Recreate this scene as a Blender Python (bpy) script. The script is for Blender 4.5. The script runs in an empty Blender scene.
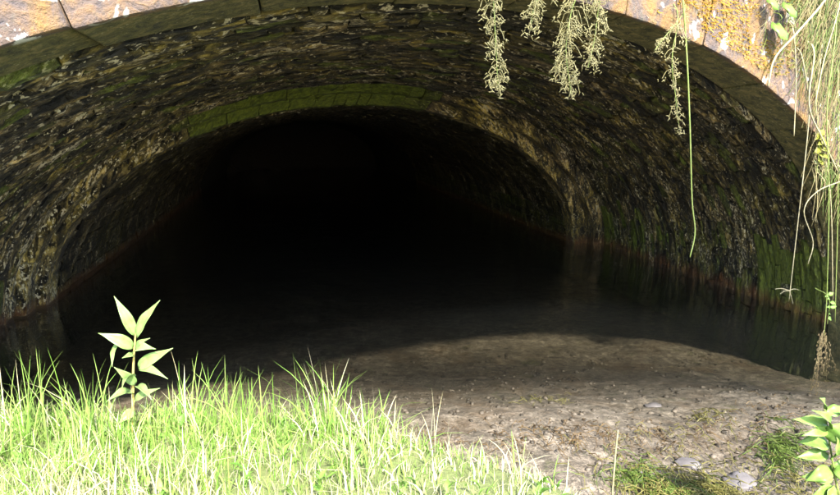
import bpy, bmesh, math, random
import numpy as np
from mathutils import Vector, Matrix

random.seed(7)
rng = np.random.default_rng(11)
scene = bpy.context.scene
COL = scene.collection

# ------------------------------------------------------------------ camera
EYE = 1.6                                   # metres above the water
FPX, PW, PH = 650.0, 840.0, 495.0           # focal length and size of the photograph in its own pixels
PITCH = math.atan(117.5 / FPX)
cam_d = bpy.data.cameras.new('camera')
cam_d.sensor_width = 36.0
cam_d.lens = FPX / PW * 36.0
cam_d.clip_start, cam_d.clip_end = 0.05, 2000.0
cam = bpy.data.objects.new('camera', cam_d)
COL.objects.link(cam)
cam.location = (0, 0, EYE)
cam.rotation_euler = (math.pi / 2 - PITCH, 0, 0)
scene.camera = cam

# ------------------------------------------------------------------ sky, sun, exposure
SUN = Vector((0.22, -0.70, 0.63)).normalized()       # towards the sun
world = bpy.data.worlds.new('World')
scene.world = world
world.use_nodes = True
wn = world.node_tree.nodes
sky = wn.new('ShaderNodeTexSky')
sky.sky_type = 'NISHITA'
sky.sun_disc = False
sky.sun_elevation = math.asin(SUN.z)
sky.sun_rotation = math.atan2(SUN.x, SUN.y)
wn['Background'].inputs['Strength'].default_value = 0.15
world.node_tree.links.new(sky.outputs[0], wn['Background'].inputs['Color'])
sun_d = bpy.data.lights.new('sun', 'SUN')
sun_d.energy = 2.8
sun_d.angle = math.radians(2.2)
sun_d.color = (1.0, 0.95, 0.86)
sun_o = bpy.data.objects.new('sun', sun_d)
COL.objects.link(sun_o)
sun_o.rotation_euler = SUN.to_track_quat('Z', 'Y').to_euler()
sun_o.location = (0, -5, 12)
scene.view_settings.view_transform = 'Standard'
scene.view_settings.look = 'None'
scene.view_settings.gamma = 1.0
scene.view_settings.use_curve_mapping = False
scene.view_settings.exposure = 3.3

# ------------------------------------------------------------------ pixel -> place helpers
def ray(x, y):
    u = (x - PW / 2) / FPX; v = (PH / 2 - y) / FPX
    return np.array([u, math.cos(PITCH) + v * math.sin(PITCH), -math.sin(PITCH) + v * math.cos(PITCH)])
EYEP = np.array([0, 0, EYE])
def on_level(x, y, z=0.0):
    d = ray(x, y); return EYEP + d * ((z - EYE) / d[2])
def at_depth(x, y, depth):
    d = ray(x, y); return EYEP + d * (depth / d[1])
def project(p):
    d = np.asarray(p, float) - EYEP
    f = d[..., 1] * math.cos(PITCH) - d[..., 2] * math.sin(PITCH)
    v = d[..., 1] * math.sin(PITCH) + d[..., 2] * math.cos(PITCH)
    return PW / 2 + FPX * d[..., 0] / f, PH / 2 - FPX * v / f, f

# bridge frame: the springing points of the inner ring and of the arch mouth, all on the water
RINGL, RINGR, MOUTHR = on_level(5, 320), on_level(605, 245), on_level(865, 338)
UX = RINGR - RINGL; UX /= np.linalg.norm(UX)          # along the face of the bridge
AX = RINGR - MOUTHR; S_RING = float(np.linalg.norm(AX)); AX /= S_RING   # along the barrel
ZX = np.array([0, 0, 1.0])
NX = np.cross(UX, ZX)                                  # out of the face, to the viewer
A_OUT = 3.56
C0 = MOUTHR - A_OUT * UX                               # centre of the mouth
S_END = 25.0

def on_face(x, y, off=0.0):
    d = ray(x, y); P = C0 + NX * off
    return EYEP + d * (((P - EYEP) @ NX) / (d @ NX))

# ------------------------------------------------------------------ noise
def _hash(ix, iy, seed):
    n = (ix.astype(np.int64) * 374761393 + iy.astype(np.int64) * 668265263 + seed * 1442695041) & 0xffffffff
    n = ((n ^ (n >> 13)) * 1274126177) & 0xffffffff
    n = n ^ (n >> 16)
    return (n & 0xffff) / 65535.0
def vnoise(x, y, seed=0):
    x = np.asarray(x, float); y = np.asarray(y, float)
    ix, iy = np.floor(x), np.floor(y); fx, fy = x - ix, y - iy
    fx = fx * fx * (3 - 2 * fx); fy = fy * fy * (3 - 2 * fy)
    a, b = _hash(ix, iy, seed), _hash(ix + 1, iy, seed)
    c, d = _hash(ix, iy + 1, seed), _hash(ix + 1, iy + 1, seed)
    return (a * (1 - fx) + b * fx) * (1 - fy) + (c * (1 - fx) + d * fx) * fy
def fbm(x, y, seed=0, octaves=4):
    t = 0; a = 0.5
    for k in range(octaves):
        t = t + a * (vnoise(np.asarray(x) * 2**k, np.asarray(y) * 2**k, seed + k) - 0.5); a *= 0.5
    return t
def sstep(a, b, x):
    t = np.clip((x - a) / (b - a), 0, 1); return t * t * (3 - 2 * t)

# ------------------------------------------------------------------ materials
def newmat(name):
    m = bpy.data.materials.new(name); m.use_nodes = True
    nt = m.node_tree; b = nt.nodes['Principled BSDF']
    return m, nt, b
def N(nt, t, **kw):
    n = nt.nodes.new(t)
    for k, v in kw.items(): setattr(n, k, v)
    return n
def noise(nt, vec, scale, detail=6, rough=0.6, dist=0.0):
    n = N(nt, 'ShaderNodeTexNoise'); n.inputs['Scale'].default_value = scale
    n.inputs['Detail'].default_value = detail; n.inputs['Roughness'].default_value = rough
    n.inputs['Distortion'].default_value = dist
    nt.links.new(vec, n.inputs['Vector']); return n.outputs[0]
def ramp(nt, fac, stops):
    r = N(nt, 'ShaderNodeValToRGB'); e = r.color_ramp.elements
    while len(e) < len(stops): e.new(0.5)
    for el, (p, c) in zip(e, stops):
        el.position = p; el.color = (*c, 1) if isinstance(c, tuple) else (c, c, c, 1)
    nt.links.new(fac, r.inputs[0]); return r.outputs[0]
def mix(nt, fac, a, b, mode='MIX'):
    m = N(nt, 'ShaderNodeMix', data_type='RGBA', blend_type=mode)
    for sock, v in ((m.inputs[0], fac), (m.inputs[6], a), (m.inputs[7], b)):
        if isinstance(v, (int, float)): sock.default_value = v
        elif isinstance(v, tuple): sock.default_value = (*v, 1)
        else: nt.links.new(v, sock)
    return m.outputs[2]
def math_(nt, op, a, b=0.0, c=None):
    m = N(nt, 'ShaderNodeMath', operation=op)
    for i, v in enumerate((a, b) if c is None else (a, b, c)):
        if isinstance(v, (int, float)): m.inputs[i].default_value = v
        else: nt.links.new(v, m.inputs[i])
    return m.outputs[0]
def bump(nt, b, h, strength, dist):
    n = N(nt, 'ShaderNodeBump'); n.inputs['Strength'].default_value = strength; n.inputs['Distance'].default_value = dist
    nt.links.new(h, n.inputs['Height']); nt.links.new(n.outputs[0], b.inputs['Normal'])
def pos(nt): return N(nt, 'ShaderNodeNewGeometry').outputs['Position']
def sepz(nt, p):
    s = N(nt, 'ShaderNodeSeparateXYZ'); nt.links.new(p, s.inputs[0]); return s.outputs
def mapping(nt, p, rot=(0, 0, 0), scale=(1, 1, 1)):
    m = N(nt, 'ShaderNodeMapping'); m.inputs['Rotation'].default_value = rot; m.inputs['Scale'].default_value = scale
    nt.links.new(p, m.inputs['Vector']); return m.outputs[0]
AX_ANG = math.atan2(AX[1], AX[0])

def mat_barrel(name='damp_rubble', deep_shade=0.0):
    """damp rubble of the vault: brown-black to olive-grey, lime specks, moss, rusty tide line"""
    m, nt, b = newmat(name)
    p = pos(nt)
    tint = N(nt, 'ShaderNodeAttribute', attribute_name='tint').outputs['Color']
    ts = N(nt, 'ShaderNodeSeparateColor'); nt.links.new(tint, ts.inputs[0])
    vu = N(nt, 'ShaderNodeAttribute', attribute_name='vault').outputs['Vector']
    grain = mapping(nt, vu, scale=(0.28, 1, 1))
    n0 = noise(nt, p, 1.1, 4, 0.6)
    n1 = noise(nt, grain, 4.5, 8, 0.65)
    n2 = noise(nt, grain, 24.0, 8, 0.7, 0.3)
    n3 = noise(nt, mapping(nt, vu, scale=(0.45, 1, 1)), 52.0, 4, 0.65)
    base = ramp(nt, n1, [(0.36, (0.010, 0.007, 0.004)), (0.5, (0.070, 0.050, 0.020)), (0.68, (0.24, 0.17, 0.075))])
    base = mix(nt, ts.outputs[0], mix(nt, 0.8, base, (0.012, 0.011, 0.009)), base)
    fine = ramp(nt, n2, [(0.42, 0.04), (0.5, 0.7), (0.60, 2.8)])
    base = mix(nt, 1.0, base, fine, 'MULTIPLY')
    olive = ramp(nt, n0, [(0.36, 0.0), (0.56, 1.0)])
    base = mix(nt, math_(nt, 'MULTIPLY', olive, 0.75), base, mix(nt, 1.0, base, (0.95, 1.0, 0.30), 'MULTIPLY'))
    patch = math_(nt, 'MULTIPLY', math_(nt, 'SUBTRACT', n1, 0.5), 0.5)
    sp = math_(nt, 'ADD', math_(nt, 'ADD', n3, math_(nt, 'MULTIPLY', ts.outputs[2], 0.08)), patch)
    speck = ramp(nt, sp, [(0.605, 0.0), (0.645, 1.0)])
    base = mix(nt, math_(nt, 'MULTIPLY', speck, 0.65), base, (0.62, 0.54, 0.35))
    moss_n = ramp(nt, math_(nt, 'ADD', n2, ts.outputs[1]), [(0.75, 0.0), (1.05, 1.0)])
    mossc = ramp(nt, n3, [(0.32, (0.018, 0.026, 0.003)), (0.68, (0.12, 0.145, 0.012))])
    base = mix(nt, moss_n, base, mossc)
    z = sepz(nt, p)[2]
    tide = ramp(nt, math_(nt, 'ADD', z, math_(nt, 'MULTIPLY', n1, 0.35)), [(0.21, 1.0), (0.31, 0.0)])
    wetc = ramp(nt, math_(nt, 'ADD', z, 0.5), [(0.46, (0.018, 0.015, 0.008)), (0.53, (0.12, 0.045, 0.011))])
    base = mix(nt, math_(nt, 'MULTIPLY', tide, 0.65), base, wetc)
    if deep_shade: base = mix(nt, deep_shade, base, (0.006, 0.005, 0.005))          # shade deep in the culvert, mixed into the stone colour
    nt.links.new(base, b.inputs['Base Color'])
    rg = ramp(nt, n2, [(0.3, 0.32), (0.7, 0.8)])
    nt.links.new(rg, b.inputs['Roughness'])
    b.inputs['Specular IOR Level'].default_value = 0.35 if not deep_shade else 0.15
    hgt = math_(nt, 'ADD', math_(nt, 'MULTIPLY', n2, 1.0), math_(nt, 'MULTIPLY', n3, 0.5))
    bump(nt, b, hgt, 1.0, 0.065)
    return m

def mat_face(name, wall=False):
    """sunlit dressed stone with orange, white and grey lichen"""
    m, nt, b = newmat(name)
    p = pos(nt)
    tint = N(nt, 'ShaderNodeAttribute', attribute_name='tint').outputs['Color']
    ts = N(nt, 'ShaderNodeSeparateColor'); nt.links.new(tint, ts.inputs[0])
    n1 = noise(nt, p, 5.0, 7, 0.6, 0.4); n2 = noise(nt, p, 13.0, 7, 0.65, 0.8); n3 = noise(nt, p, 60.0, 6, 0.7)
    n4 = noise(nt, mapping(nt, p, scale=(1, 1, 0.6)), 7.5, 5, 0.6, 0.6)
    base = ramp(nt, n2, [(0.34, (0.050, 0.040, 0.041)), (0.5, (0.088, 0.058, 0.043)), (0.66, (0.15, 0.085, 0.038))])
    orange = ramp(nt, n3, [(0.3, (0.14, 0.055, 0.006)), (0.65, (0.20, 0.115, 0.01))])
    of = ramp(nt, n4, [(0.47, 0.0), (0.60, 1.0)])
    base = mix(nt, math_(nt, 'MULTIPLY', of, 0.65), base, orange)
    teal = ramp(nt, n1, [(0.60, 0.0), (0.70, 1.0)])
    base = mix(nt, math_(nt, 'MULTIPLY', teal, 0.5), base, (0.075, 0.09, 0.07))
    wh = ramp(nt, noise(nt, p, 9.0, 3, 0.5, 0.5), [(0.63, 0.0), (0.67, 1.0)])
    base = mix(nt, wh, base, (0.40, 0.38, 0.34))
    if not wall:                                       # the big white crustose lichen left of the joint
        for (px, py, r) in ((9, 18, 0.026), (17, 29, 0.028), (26, 40, 0.030), (29, 47, 0.022), (2, 60, 0.016), (691, 38, 0.03), (718, 44, 0.04)):
            c = on_face(px, py)
            d = N(nt, 'ShaderNodeVectorMath', operation='DISTANCE'); nt.links.new(p, d.inputs[0]); d.inputs[1].default_value = tuple(c)
            dd = math_(nt, 'ADD', d.outputs['Value'], math_(nt, 'MULTIPLY', math_(nt, 'SUBTRACT', noise(nt, p, 22, 4), 0.5), 0.10))
            f = N(nt, 'ShaderNodeMapRange'); f.inputs[1].default_value = r * 1.35; f.inputs[2].default_value = r * 1.0
            nt.links.new(dd, f.inputs[0]); base = mix(nt, f.outputs[0], base, (0.55, 0.53, 0.50))
    # the soffit side of the same stones is damp and grown over with thin olive algae (a growth of its own, under the arch)
    ge = N(nt, 'ShaderNodeAttribute', attribute_name='soffit').outputs['Fac']
    alg = ramp(nt, noise(nt, p, 16, 9, 0.75, 0.6), [(0.36, (0.014, 0.012, 0.004)), (0.5, (0.085, 0.078, 0.018)), (0.64, (0.20, 0.15, 0.05))])
    lime = ramp(nt, noise(nt, p, 45, 5, 0.65), [(0.62, 0.0), (0.68, 1.0)])
    alg = mix(nt, math_(nt, 'MULTIPLY', lime, 0.7), alg, (0.40, 0.34, 0.20))
    base = mix(nt, ge, base, alg)
    nt.links.new(base, b.inputs['Base Color'])
    b.inputs['Roughness'].default_value = 0.85
    bump(nt, b, math_(nt, 'ADD', n3, math_(nt, 'MULTIPLY', n2, 1.6)), 0.8, 0.035)
    return m

def mat_simple(name, c1, c2, scale=30, rough=0.7, trans=0.0, bmp=0.2, vec='Object', spec=0.3):
    m, nt, b = newmat(name)
    v = N(nt, 'ShaderNodeTexCoord').outputs[vec] if vec != 'Position' else pos(nt)
    n = noise(nt, v, scale, 5, 0.6)
    c = ramp(nt, n, [(0.32, c1), (0.68, c2)])
    nt.links.new(c, b.inputs['Base Color']); b.inputs['Roughness'].default_value = rough
    b.inputs['Specular IOR Level'].default_value = spec
    if bmp: bump(nt, b, n, bmp, 0.004)
    if trans:
        t = N(nt, 'ShaderNodeBsdfTranslucent'); nt.links.new(c, t.inputs[0])
        ms = N(nt, 'ShaderNodeMixShader'); ms.inputs[0].default_value = trans
        out = nt.nodes['Material Output']
        nt.links.new(b.outputs[0], ms.inputs[1]); nt.links.new(t.outputs[0], ms.inputs[2]); nt.links.new(ms.outputs[0], out.inputs[0])
    return m

def mat_attr(name, trans=0.35, rough=0.55, spec=0.3):
    """colour from the blade's own vertex colour"""
    m, nt, b = newmat(name)
    a = N(nt, 'ShaderNodeAttribute', attribute_name='tint').outputs['Color']
    nt.links.new(a, b.inputs['Base Color']); b.inputs['Roughness'].default_value = rough
    b.inputs['Specular IOR Level'].default_value = spec
    if trans:
        t = N(nt, 'ShaderNodeBsdfTranslucent'); nt.links.new(a, t.inputs[0])
        ms = N(nt, 'ShaderNodeMixShader'); ms.inputs[0].default_value = trans
        nt.links.new(b.outputs[0], ms.inputs[1]); nt.links.new(t.outputs[0], ms.inputs[2])
        nt.links.new(ms.outputs[0], nt.nodes['Material Output'].inputs[0])
    return m

def mat_ground():
    m, nt, b = newmat('bank_and_bed')
    p = pos(nt); z = sepz(nt, p)[2]
    n1 = noise(nt, p, 2.2, 7, 0.65); n2 = noise(nt, p, 13, 9, 0.75); n3 = noise(nt, p, 70, 6, 0.75)
    silt = ramp(nt, n2, [(0.36, (0.044, 0.035, 0.024)), (0.5, (0.128, 0.103, 0.074)), (0.62, (0.23, 0.19, 0.146))])
    silt = mix(nt, 1.0, silt, ramp(nt, n3, [(0.38, 0.40), (0.6, 1.35)]), 'MULTIPLY')
    rust = ramp(nt, n1, [(0.48, 0.0), (0.66, 1.0)])
    silt = mix(nt, math_(nt, 'MULTIPLY', rust, 0.45), silt, (0.10, 0.055, 0.02))
    alg = ramp(nt, noise(nt, p, 5.0, 6, 0.65, 0.7), [(0.60, 0.0), (0.70, 1.0)])
    silt = mix(nt, math_(nt, 'MULTIPLY', alg, 0.65), silt, (0.055, 0.06, 0.012))
    soil = ramp(nt, n2, [(0.3, (0.05, 0.06, 0.015)), (0.55, (0.10, 0.12, 0.03)), (0.75, (0.20, 0.18, 0.08))])
    land = ramp(nt, math_(nt, 'ADD', z, math_(nt, 'MULTIPLY', n1, 0.15)), [(0.15, 0.0), (0.4, 1.0)])
    nt.links.new(mix(nt, land, silt, soil), b.inputs['Base Color'])
    b.inputs['Roughness'].default_value = 0.8
    bump(nt, b, math_(nt, 'ADD', n2, math_(nt, 'MULTIPLY', n3, 0.4)), 0.7, 0.022)
    return m

def mat_water():
    m, nt, b = newmat('stream_water')
    nt.nodes.remove(b)
    p = pos(nt)
    v = mapping(nt, p, rot=(0, 0, -AX_ANG), scale=(1.0, 1.8, 1))
    h = math_(nt, 'ADD', noise(nt, v, 3.2, 4, 0.55, 0.3), math_(nt, 'MULTIPLY', noise(nt, v, 14, 3, 0.5), 0.2))
    bn = N(nt, 'ShaderNodeBump'); bn.inputs['Strength'].default_value = 0.14; bn.inputs['Distance'].default_value = 0.08
    nt.links.new(h, bn.inputs['Height'])
    lw = N(nt, 'ShaderNodeLayerWeight'); lw.inputs[0].default_value = 0.5; nt.links.new(bn.outputs[0], lw.inputs['Normal'])
    fac = math_(nt, 'MULTIPLY_ADD', math_(nt, 'POWER', lw.outputs['Facing'], 5.0), 0.98, 0.02)      # Schlick, the same from above and below
    g = N(nt, 'ShaderNodeBsdfGlossy'); g.inputs['Roughness'].default_value = 0.05; g.inputs['Color'].default_value = (1, 1, 1, 1)
    nt.links.new(bn.outputs[0], g.inputs['Normal'])
    t = N(nt, 'ShaderNodeBsdfTransparent'); t.inputs[0].default_value = (1, 1, 1, 1)
    ms = N(nt, 'ShaderNodeMixShader')
    nt.links.new(fac, ms.inputs[0]); nt.links.new(t.outputs[0], ms.inputs[1]); nt.links.new(g.outputs[0], ms.inputs[2])
    nt.links.new(ms.outputs[0], nt.nodes['Material Output'].inputs[0])
    va = N(nt, 'ShaderNodeVolumeAbsorption'); va.inputs['Color'].default_value = (0.60, 0.60, 0.55, 1); va.inputs['Density'].default_value = 1.55
    vs = N(nt, 'ShaderNodeVolumeScatter'); vs.inputs['Color'].default_value = (0.75, 0.85, 0.85, 1); vs.inputs['Density'].default_value = 0.010
    ad = N(nt, 'ShaderNodeAddShader'); nt.links.new(va.outputs[0], ad.inputs[0]); nt.links.new(vs.outputs[0], ad.inputs[1])
    nt.links.new(ad.outputs[0], nt.nodes['Material Output'].inputs['Volume'])
    return m

M = {
    'barrel': mat_barrel(), 'shaded': mat_barrel('shaded_rubble', 0.25), 'voussoir': mat_face('lichened_dressed_stone'), 'wall': mat_face('lichened_wall_stone', True),
    'mortar': mat_simple('dark_mortar', (0.004, 0.0035, 0.003), (0.016, 0.013, 0.009), 20, 0.9, vec='Position', bmp=0.5),
    'joint': mat_simple('lime_mortar', (0.10, 0.08, 0.06), (0.22, 0.18, 0.13), 20, 0.9, vec='Position', bmp=0.5),
    'ground': mat_ground(), 'water': mat_water(),
    'blade': mat_attr('grass_blade', 0.4), 'weed': mat_attr('water_weed', 0.2), 'pebble': mat_attr('pebble', 0, 0.6),
    'leaf': mat_simple('leaf_green', (0.09, 0.17, 0.025), (0.16, 0.25, 0.05), 25, 0.45, 0.35, 0.1),
    'pale_leaf': mat_simple('leaf_pale', (0.13, 0.22, 0.055), (0.22, 0.30, 0.11), 25, 0.4, 0.35, 0.1),
    'ygreen': mat_simple('leaf_yellow_green', (0.13, 0.14, 0.012), (0.20, 0.20, 0.025), 25, 0.5, 0.35, 0.1),
    'green_stem': mat_simple('green_stem', (0.08, 0.115, 0.018), (0.14, 0.16, 0.045), 40, 0.5),
    'red_stem': mat_simple('reddish_stem', (0.24, 0.16, 0.05), (0.30, 0.26, 0.07), 40, 0.5),
    'straw': mat_simple('dry_straw', (0.14, 0.115, 0.055), (0.24, 0.21, 0.12), 40, 0.6),
    'pale_straw': mat_simple('pale_dry_stem', (0.14, 0.12, 0.06), (0.24, 0.21, 0.13), 40, 0.6, 0.2),
    'seed': mat_simple('dry_seed_head', (0.13, 0.115, 0.04), (0.27, 0.235, 0.115), 60, 0.6, 0.2),
    'brown_seed': mat_simple('brown_seed_head', (0.06, 0.038, 0.016), (0.20, 0.155, 0.07), 60, 0.6, 0.1),
    'pale_stone': mat_simple('pale_bed_stone', (0.09, 0.08, 0.078), (0.15, 0.135, 0.135), 14, 0.7, bmp=0.15),
}

# ------------------------------------------------------------------ mesh helpers
class MB:
    def __init__(s): s.v = []; s.f = []; s.c = []; s.a = []
    def add(s, v, f, col=None, soff=None):
        o = len(s.v); s.v.extend([tuple(map(float, q)) for q in v])
        s.f.extend([tuple(i + o for i in q) for q in f])
        s.c.extend([col or (1, 1, 1)] * len(v)); s.a.extend(soff if soff is not None else [0.0] * len(v))
    def build(s, name, mat, parent=None, origin=None, smooth=False, kind=None):
        if origin is None: origin = np.zeros(3)
        me = bpy.data.meshes.new(name)
        me.from_pydata((np.array(s.v) - np.asarray(origin)).tolist(), [], s.f)
        at = me.color_attributes.new('tint', 'FLOAT_COLOR', 'POINT')
        at.data.foreach_set('color', np.c_[np.array(s.c, float), np.ones(len(s.c))].astype(np.float32).ravel())
        if any(s.a):
            sa = me.attributes.new('soffit', 'FLOAT', 'POINT'); sa.data.foreach_set('value', np.array(s.a, np.float32))
        if mat in ('barrel', 'shaded'):                               # arc length and depth in the vault, so the grain can follow the courses
            d_ = np.array(s.v) - C0; dt = UX[0] * AX[1] - UX[1] * AX[0]
            t_ = (d_[:, 0] * AX[1] - d_[:, 1] * AX[0]) / dt; s_ = (UX[0] * d_[:, 1] - UX[1] * d_[:, 0]) / dt
            th = np.arctan2(d_[:, 2] / 2.15, t_ / A_OUT)
            va = me.attributes.new('vault', 'FLOAT_VECTOR', 'POINT')
            va.data.foreach_set('vector', np.c_[th * 2.85, s_, np.hypot(t_, d_[:, 2])].astype(np.float32).ravel())
        me.materials.append(M[mat]); me.update()
        if smooth: me.polygons.foreach_set('use_smooth', [True] * len(me.polygons))
        o = bpy.data.objects.new(name, me); COL.objects.link(o)
        if parent is not None:
            o.parent = parent; o.location = Vector(origin) - parent.location
        else: o.location = Vector(origin)
        if kind: o['kind'] = kind
        return o
def thing(name, label, cat, loc, group=None):
    o = bpy.data.objects.new(name, None); COL.objects.link(o)
    o.empty_display_size = 0.1; o.location = Vector(loc); o['label'] = label; o['category'] = cat
    if group: o['group'] = group
    return o
def tag(o, label, cat=None, group=None, kind=None):
    o['label'] = label
    if cat: o['category'] = cat
    if group: o['group'] = group
    if kind: o['kind'] = kind
    return o

def spline(pts, n=6):
    P = [np.asarray(q, float) for q in pts]
    if len(P) < 3: return [P[0] + (P[-1] - P[0]) * k / n for k in range(n + 1)]
    P = [2 * P[0] - P[1]] + P + [2 * P[-1] - P[-2]]
    out = []
    for i in range(1, len(P) - 2):
        a, b, c, d = P[i - 1:i + 3]
        for k in range(n):
            t = k / n
            out.append(0.5 * ((2 * b) + (c - a) * t + (2 * a - 5 * b + 4 * c - d) * t * t + (-a + 3 * b - 3 * c + d) * t ** 3))
    out.append(P[-2]); return out
def tube(mb, pts, r0, r1, sides=5, col=None):
    pts = [np.asarray(q, float) for q in pts]; n = len(pts); v = []; f = []
    for i, q in enumerate(pts):
        d = pts[min(i + 1, n - 1)] - pts[max(i - 1, 0)]; d /= (np.linalg.norm(d) + 1e-9)
        x = np.cross(d, [0.31, 0.9, 0.2]); x /= np.linalg.norm(x) + 1e-9; y = np.cross(d, x)
        r = r0 + (r1 - r0) * i / (n - 1)
        for k in range(sides):
            a = 2 * math.pi * k / sides; v.append(q + r * (math.cos(a) * x + math.sin(a) * y))
        if i:
            o = (i - 1) * sides
            for k in range(sides):
                k2 = (k + 1) % sides; f.append((o + k, o + k2, o + sides + k2, o + sides + k))
    f.append(tuple(range(sides))[::-1]); f.append(tuple(range((n - 1) * sides, n * sides)))
    mb.add(v, f, col)
def leaf(mb, base, tip, width, up, droop=0.0, fold=0.25, shape=1.3, nl=9, nw=5, col=None, wave=0.0):
    """a pointed blade from base to tip, folded along its midrib, sagging by droop, with a little thickness"""
    base, tip, up = (np.asarray(q, float) for q in (base, tip, up))
    d = tip - base; L = np.linalg.norm(d); d /= L
    side = np.cross(d, up); side /= np.linalg.norm(side) + 1e-9; nrm = np.cross(side, d)
    v = []
    for i in range(nl + 1):
        t = i / nl
        w = width * 1.25 * (math.sin(math.pi * min(1, t ** (1 / shape)))) ** 0.85 * (1 - t) ** 0.45 + 0.0006
        c = base + d * L * t + nrm * (droop * L * (4 * t * (1 - t)))
        for j in range(nw):
            s = (j / (nw - 1) - 0.5)
            v.append(c + side * w * s + nrm * (abs(s) * w * fold * 2 + wave * w * math.sin(t * 15) * abs(s)))
    f = [(i * nw + j, i * nw + j + 1, (i + 1) * nw + j + 1, (i + 1) * nw + j) for i in range(nl) for j in range(nw - 1)]
    mb.add(v, f, col)

# ------------------------------------------------------------------ terrain: bank, stream bed, plain
BX = [-6, -2.5, -1.4, -0.8, -0.3, 0.05, 0.35, 0.75, 1.15, 1.9, 3.0, 6.0]
BY = [2.05, 2.10, 2.12, 2.14, 2.06, 1.90, 1.74, 1.46, 0.8, -1.0, -6, -30]
def height(x, y):
    x = np.asarray(x, float); y = np.asarray(y, float)
    bed = -0.17 + 0.10 * fbm(x * 1.3, y * 1.3, 3) + 0.05 * fbm(x * 5, y * 5, 9, 3) + 0.02 * fbm(x * 16, y * 16, 21, 3)
    bed = bed + 0.04 - 0.44 * sstep(3.3, 6.0, y) + 0.05 * sstep(2.2, 0.8, np.abs(x - 1.6)) * sstep(4.2, 2.8, y)
    ed = np.interp(x, BX, BY) + 0.10 * fbm(x * 3, y * 3, 31, 2)
    d = ed - y                                              # >0 on the near bank
    slope_w = np.interp(x, [-2, 0.0, 0.6, 1.2], [0.30, 0.42, 0.62, 0.8])
    near = sstep(-slope_w, 0.0, d)
    top = 0.60 + 0.05 * fbm(x * 2.5, y * 2.5, 5, 3) + 0.02 * fbm(x * 9, y * 9, 8, 2)
    # axis coordinates of the bridge
    dx, dy = x - C0[0], y - C0[1]
    det = UX[0] * AX[1] - UX[1] * AX[0]
    t = (dx * AX[1] - dy * AX[0]) / det; s = (UX[0] * dy - UX[1] * dx) / det
    far = sstep(3.75, 4.4, np.abs(t)) * sstep(-0.4, 0.3, s)             # beside the barrel
    rb = sstep(3.7, 4.6, x - 0.05 * (4.9 - y)) * (y < 6) if False else sstep(3.7, 4.8, t) * sstep(0.5, -0.2, s)
    shoal = 0.42 * np.exp(-(((x - 1.75) / 0.30) ** 2 + ((y - 2.15) / 0.30) ** 2))
    z = bed + shoal
    z = z + (top - z) * np.maximum.reduce([near, far, rb])
    z = z + (top - z) * sstep(S_END + 0.5, S_END + 2, s)
    return z
def axis_lines(lo, hi, step, far):
    c = list(np.arange(lo, hi + 1e-6, step)); g = step
    a = []; q = hi
    while q < far: g *= 1.35; q += g; a.append(q)
    g = step; bq = []; q = lo
    while q > -far: g *= 1.35; q -= g; bq.append(q)
    return np.array(bq[::-1] + c + a)
xs = axis_lines(-4.2, 4.2, 0.03, 700); ys = axis_lines(0.8, 9.6, 0.03, 700)
gx, gy = np.meshgrid(xs, ys)
gz = height(gx, gy)
nx_, ny_ = len(xs), len(ys)
gi = np.arange(nx_ * ny_).reshape(ny_, nx_)
gf = np.stack([gi[:-1, :-1], gi[:-1, 1:], gi[1:, 1:], gi[1:, :-1]], -1).reshape(-1, 4)
me = bpy.data.meshes.new('ground')
me.from_pydata(np.c_[gx.ravel(), gy.ravel(), gz.ravel()].tolist(), [], gf.tolist())
me.polygons.foreach_set('use_smooth', [True] * len(me.polygons))
me.materials.append(M['ground'])
ground = bpy.data.objects.new('ground', me); COL.objects.link(ground)
tag(ground, 'grassy bank sloping into a silty stream bed', kind='structure')

wm = MB()
wx = [-30, -4, 5, 40]; wy = [-60, 0.2, 12, 40]
wm.add([(x, y, z) for z in (0, -1.5) for x, y in ((-14, -60), (60, -60), (60, 45), (-14, 45))], [(0, 1, 2, 3), (7, 6, 5, 4), (0, 4, 5, 1), (1, 5, 6, 2), (2, 6, 7, 3), (3, 7, 4, 0)])
water = wm.build('water', 'water')
tag(water, 'shallow clear stream water running out of the arch', kind='structure')

# ------------------------------------------------------------------ the bridge
def ell(s):
    """outer barrel half-span and rise at distance s from the mouth"""
    k = min(max(s / S_RING, 0), 1); return A_OUT, 2.20 - 0.10 * k
A_IN, B_IN = 3.24, 1.87
LEVEL = {1: (3.40, 1.99, -0.06), 2: (A_IN, B_IN, -0.14)}     # the two steps of the inner ring; they sit a little to the left
def vault(theta, s, off=0.0, inner=0):
    """point on the vault; off > 0 goes outward into the masonry"""
    a, b, sh = LEVEL[inner] if inner else (*ell(s), 0.0)
    c, n = math.cos(theta), math.sin(theta)
    nr = np.array([c / a, n / b]); nr /= np.linalg.norm(nr)
    return C0 + AX * s + UX * (a * c + nr[0] * off + sh) + ZX * (b * n + nr[1] * off)
def arc_table(a, b, lo, hi, n=2000):
    th = np.linspace(lo, hi, n); ds = np.hypot(a * np.sin(th), b * np.cos(th))
    L = np.r_[0, np.cumsum((ds[1:] + ds[:-1]) / 2 * np.diff(th))]
    return th, L

bridge = thing('stone_arch_bridge', 'old stone bridge with lichened face and dark damp barrel arch over the stream', 'bridge', C0 + AX * 0.5)
TH0 = -0.25                                           # the vault goes on a little below the water
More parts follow.
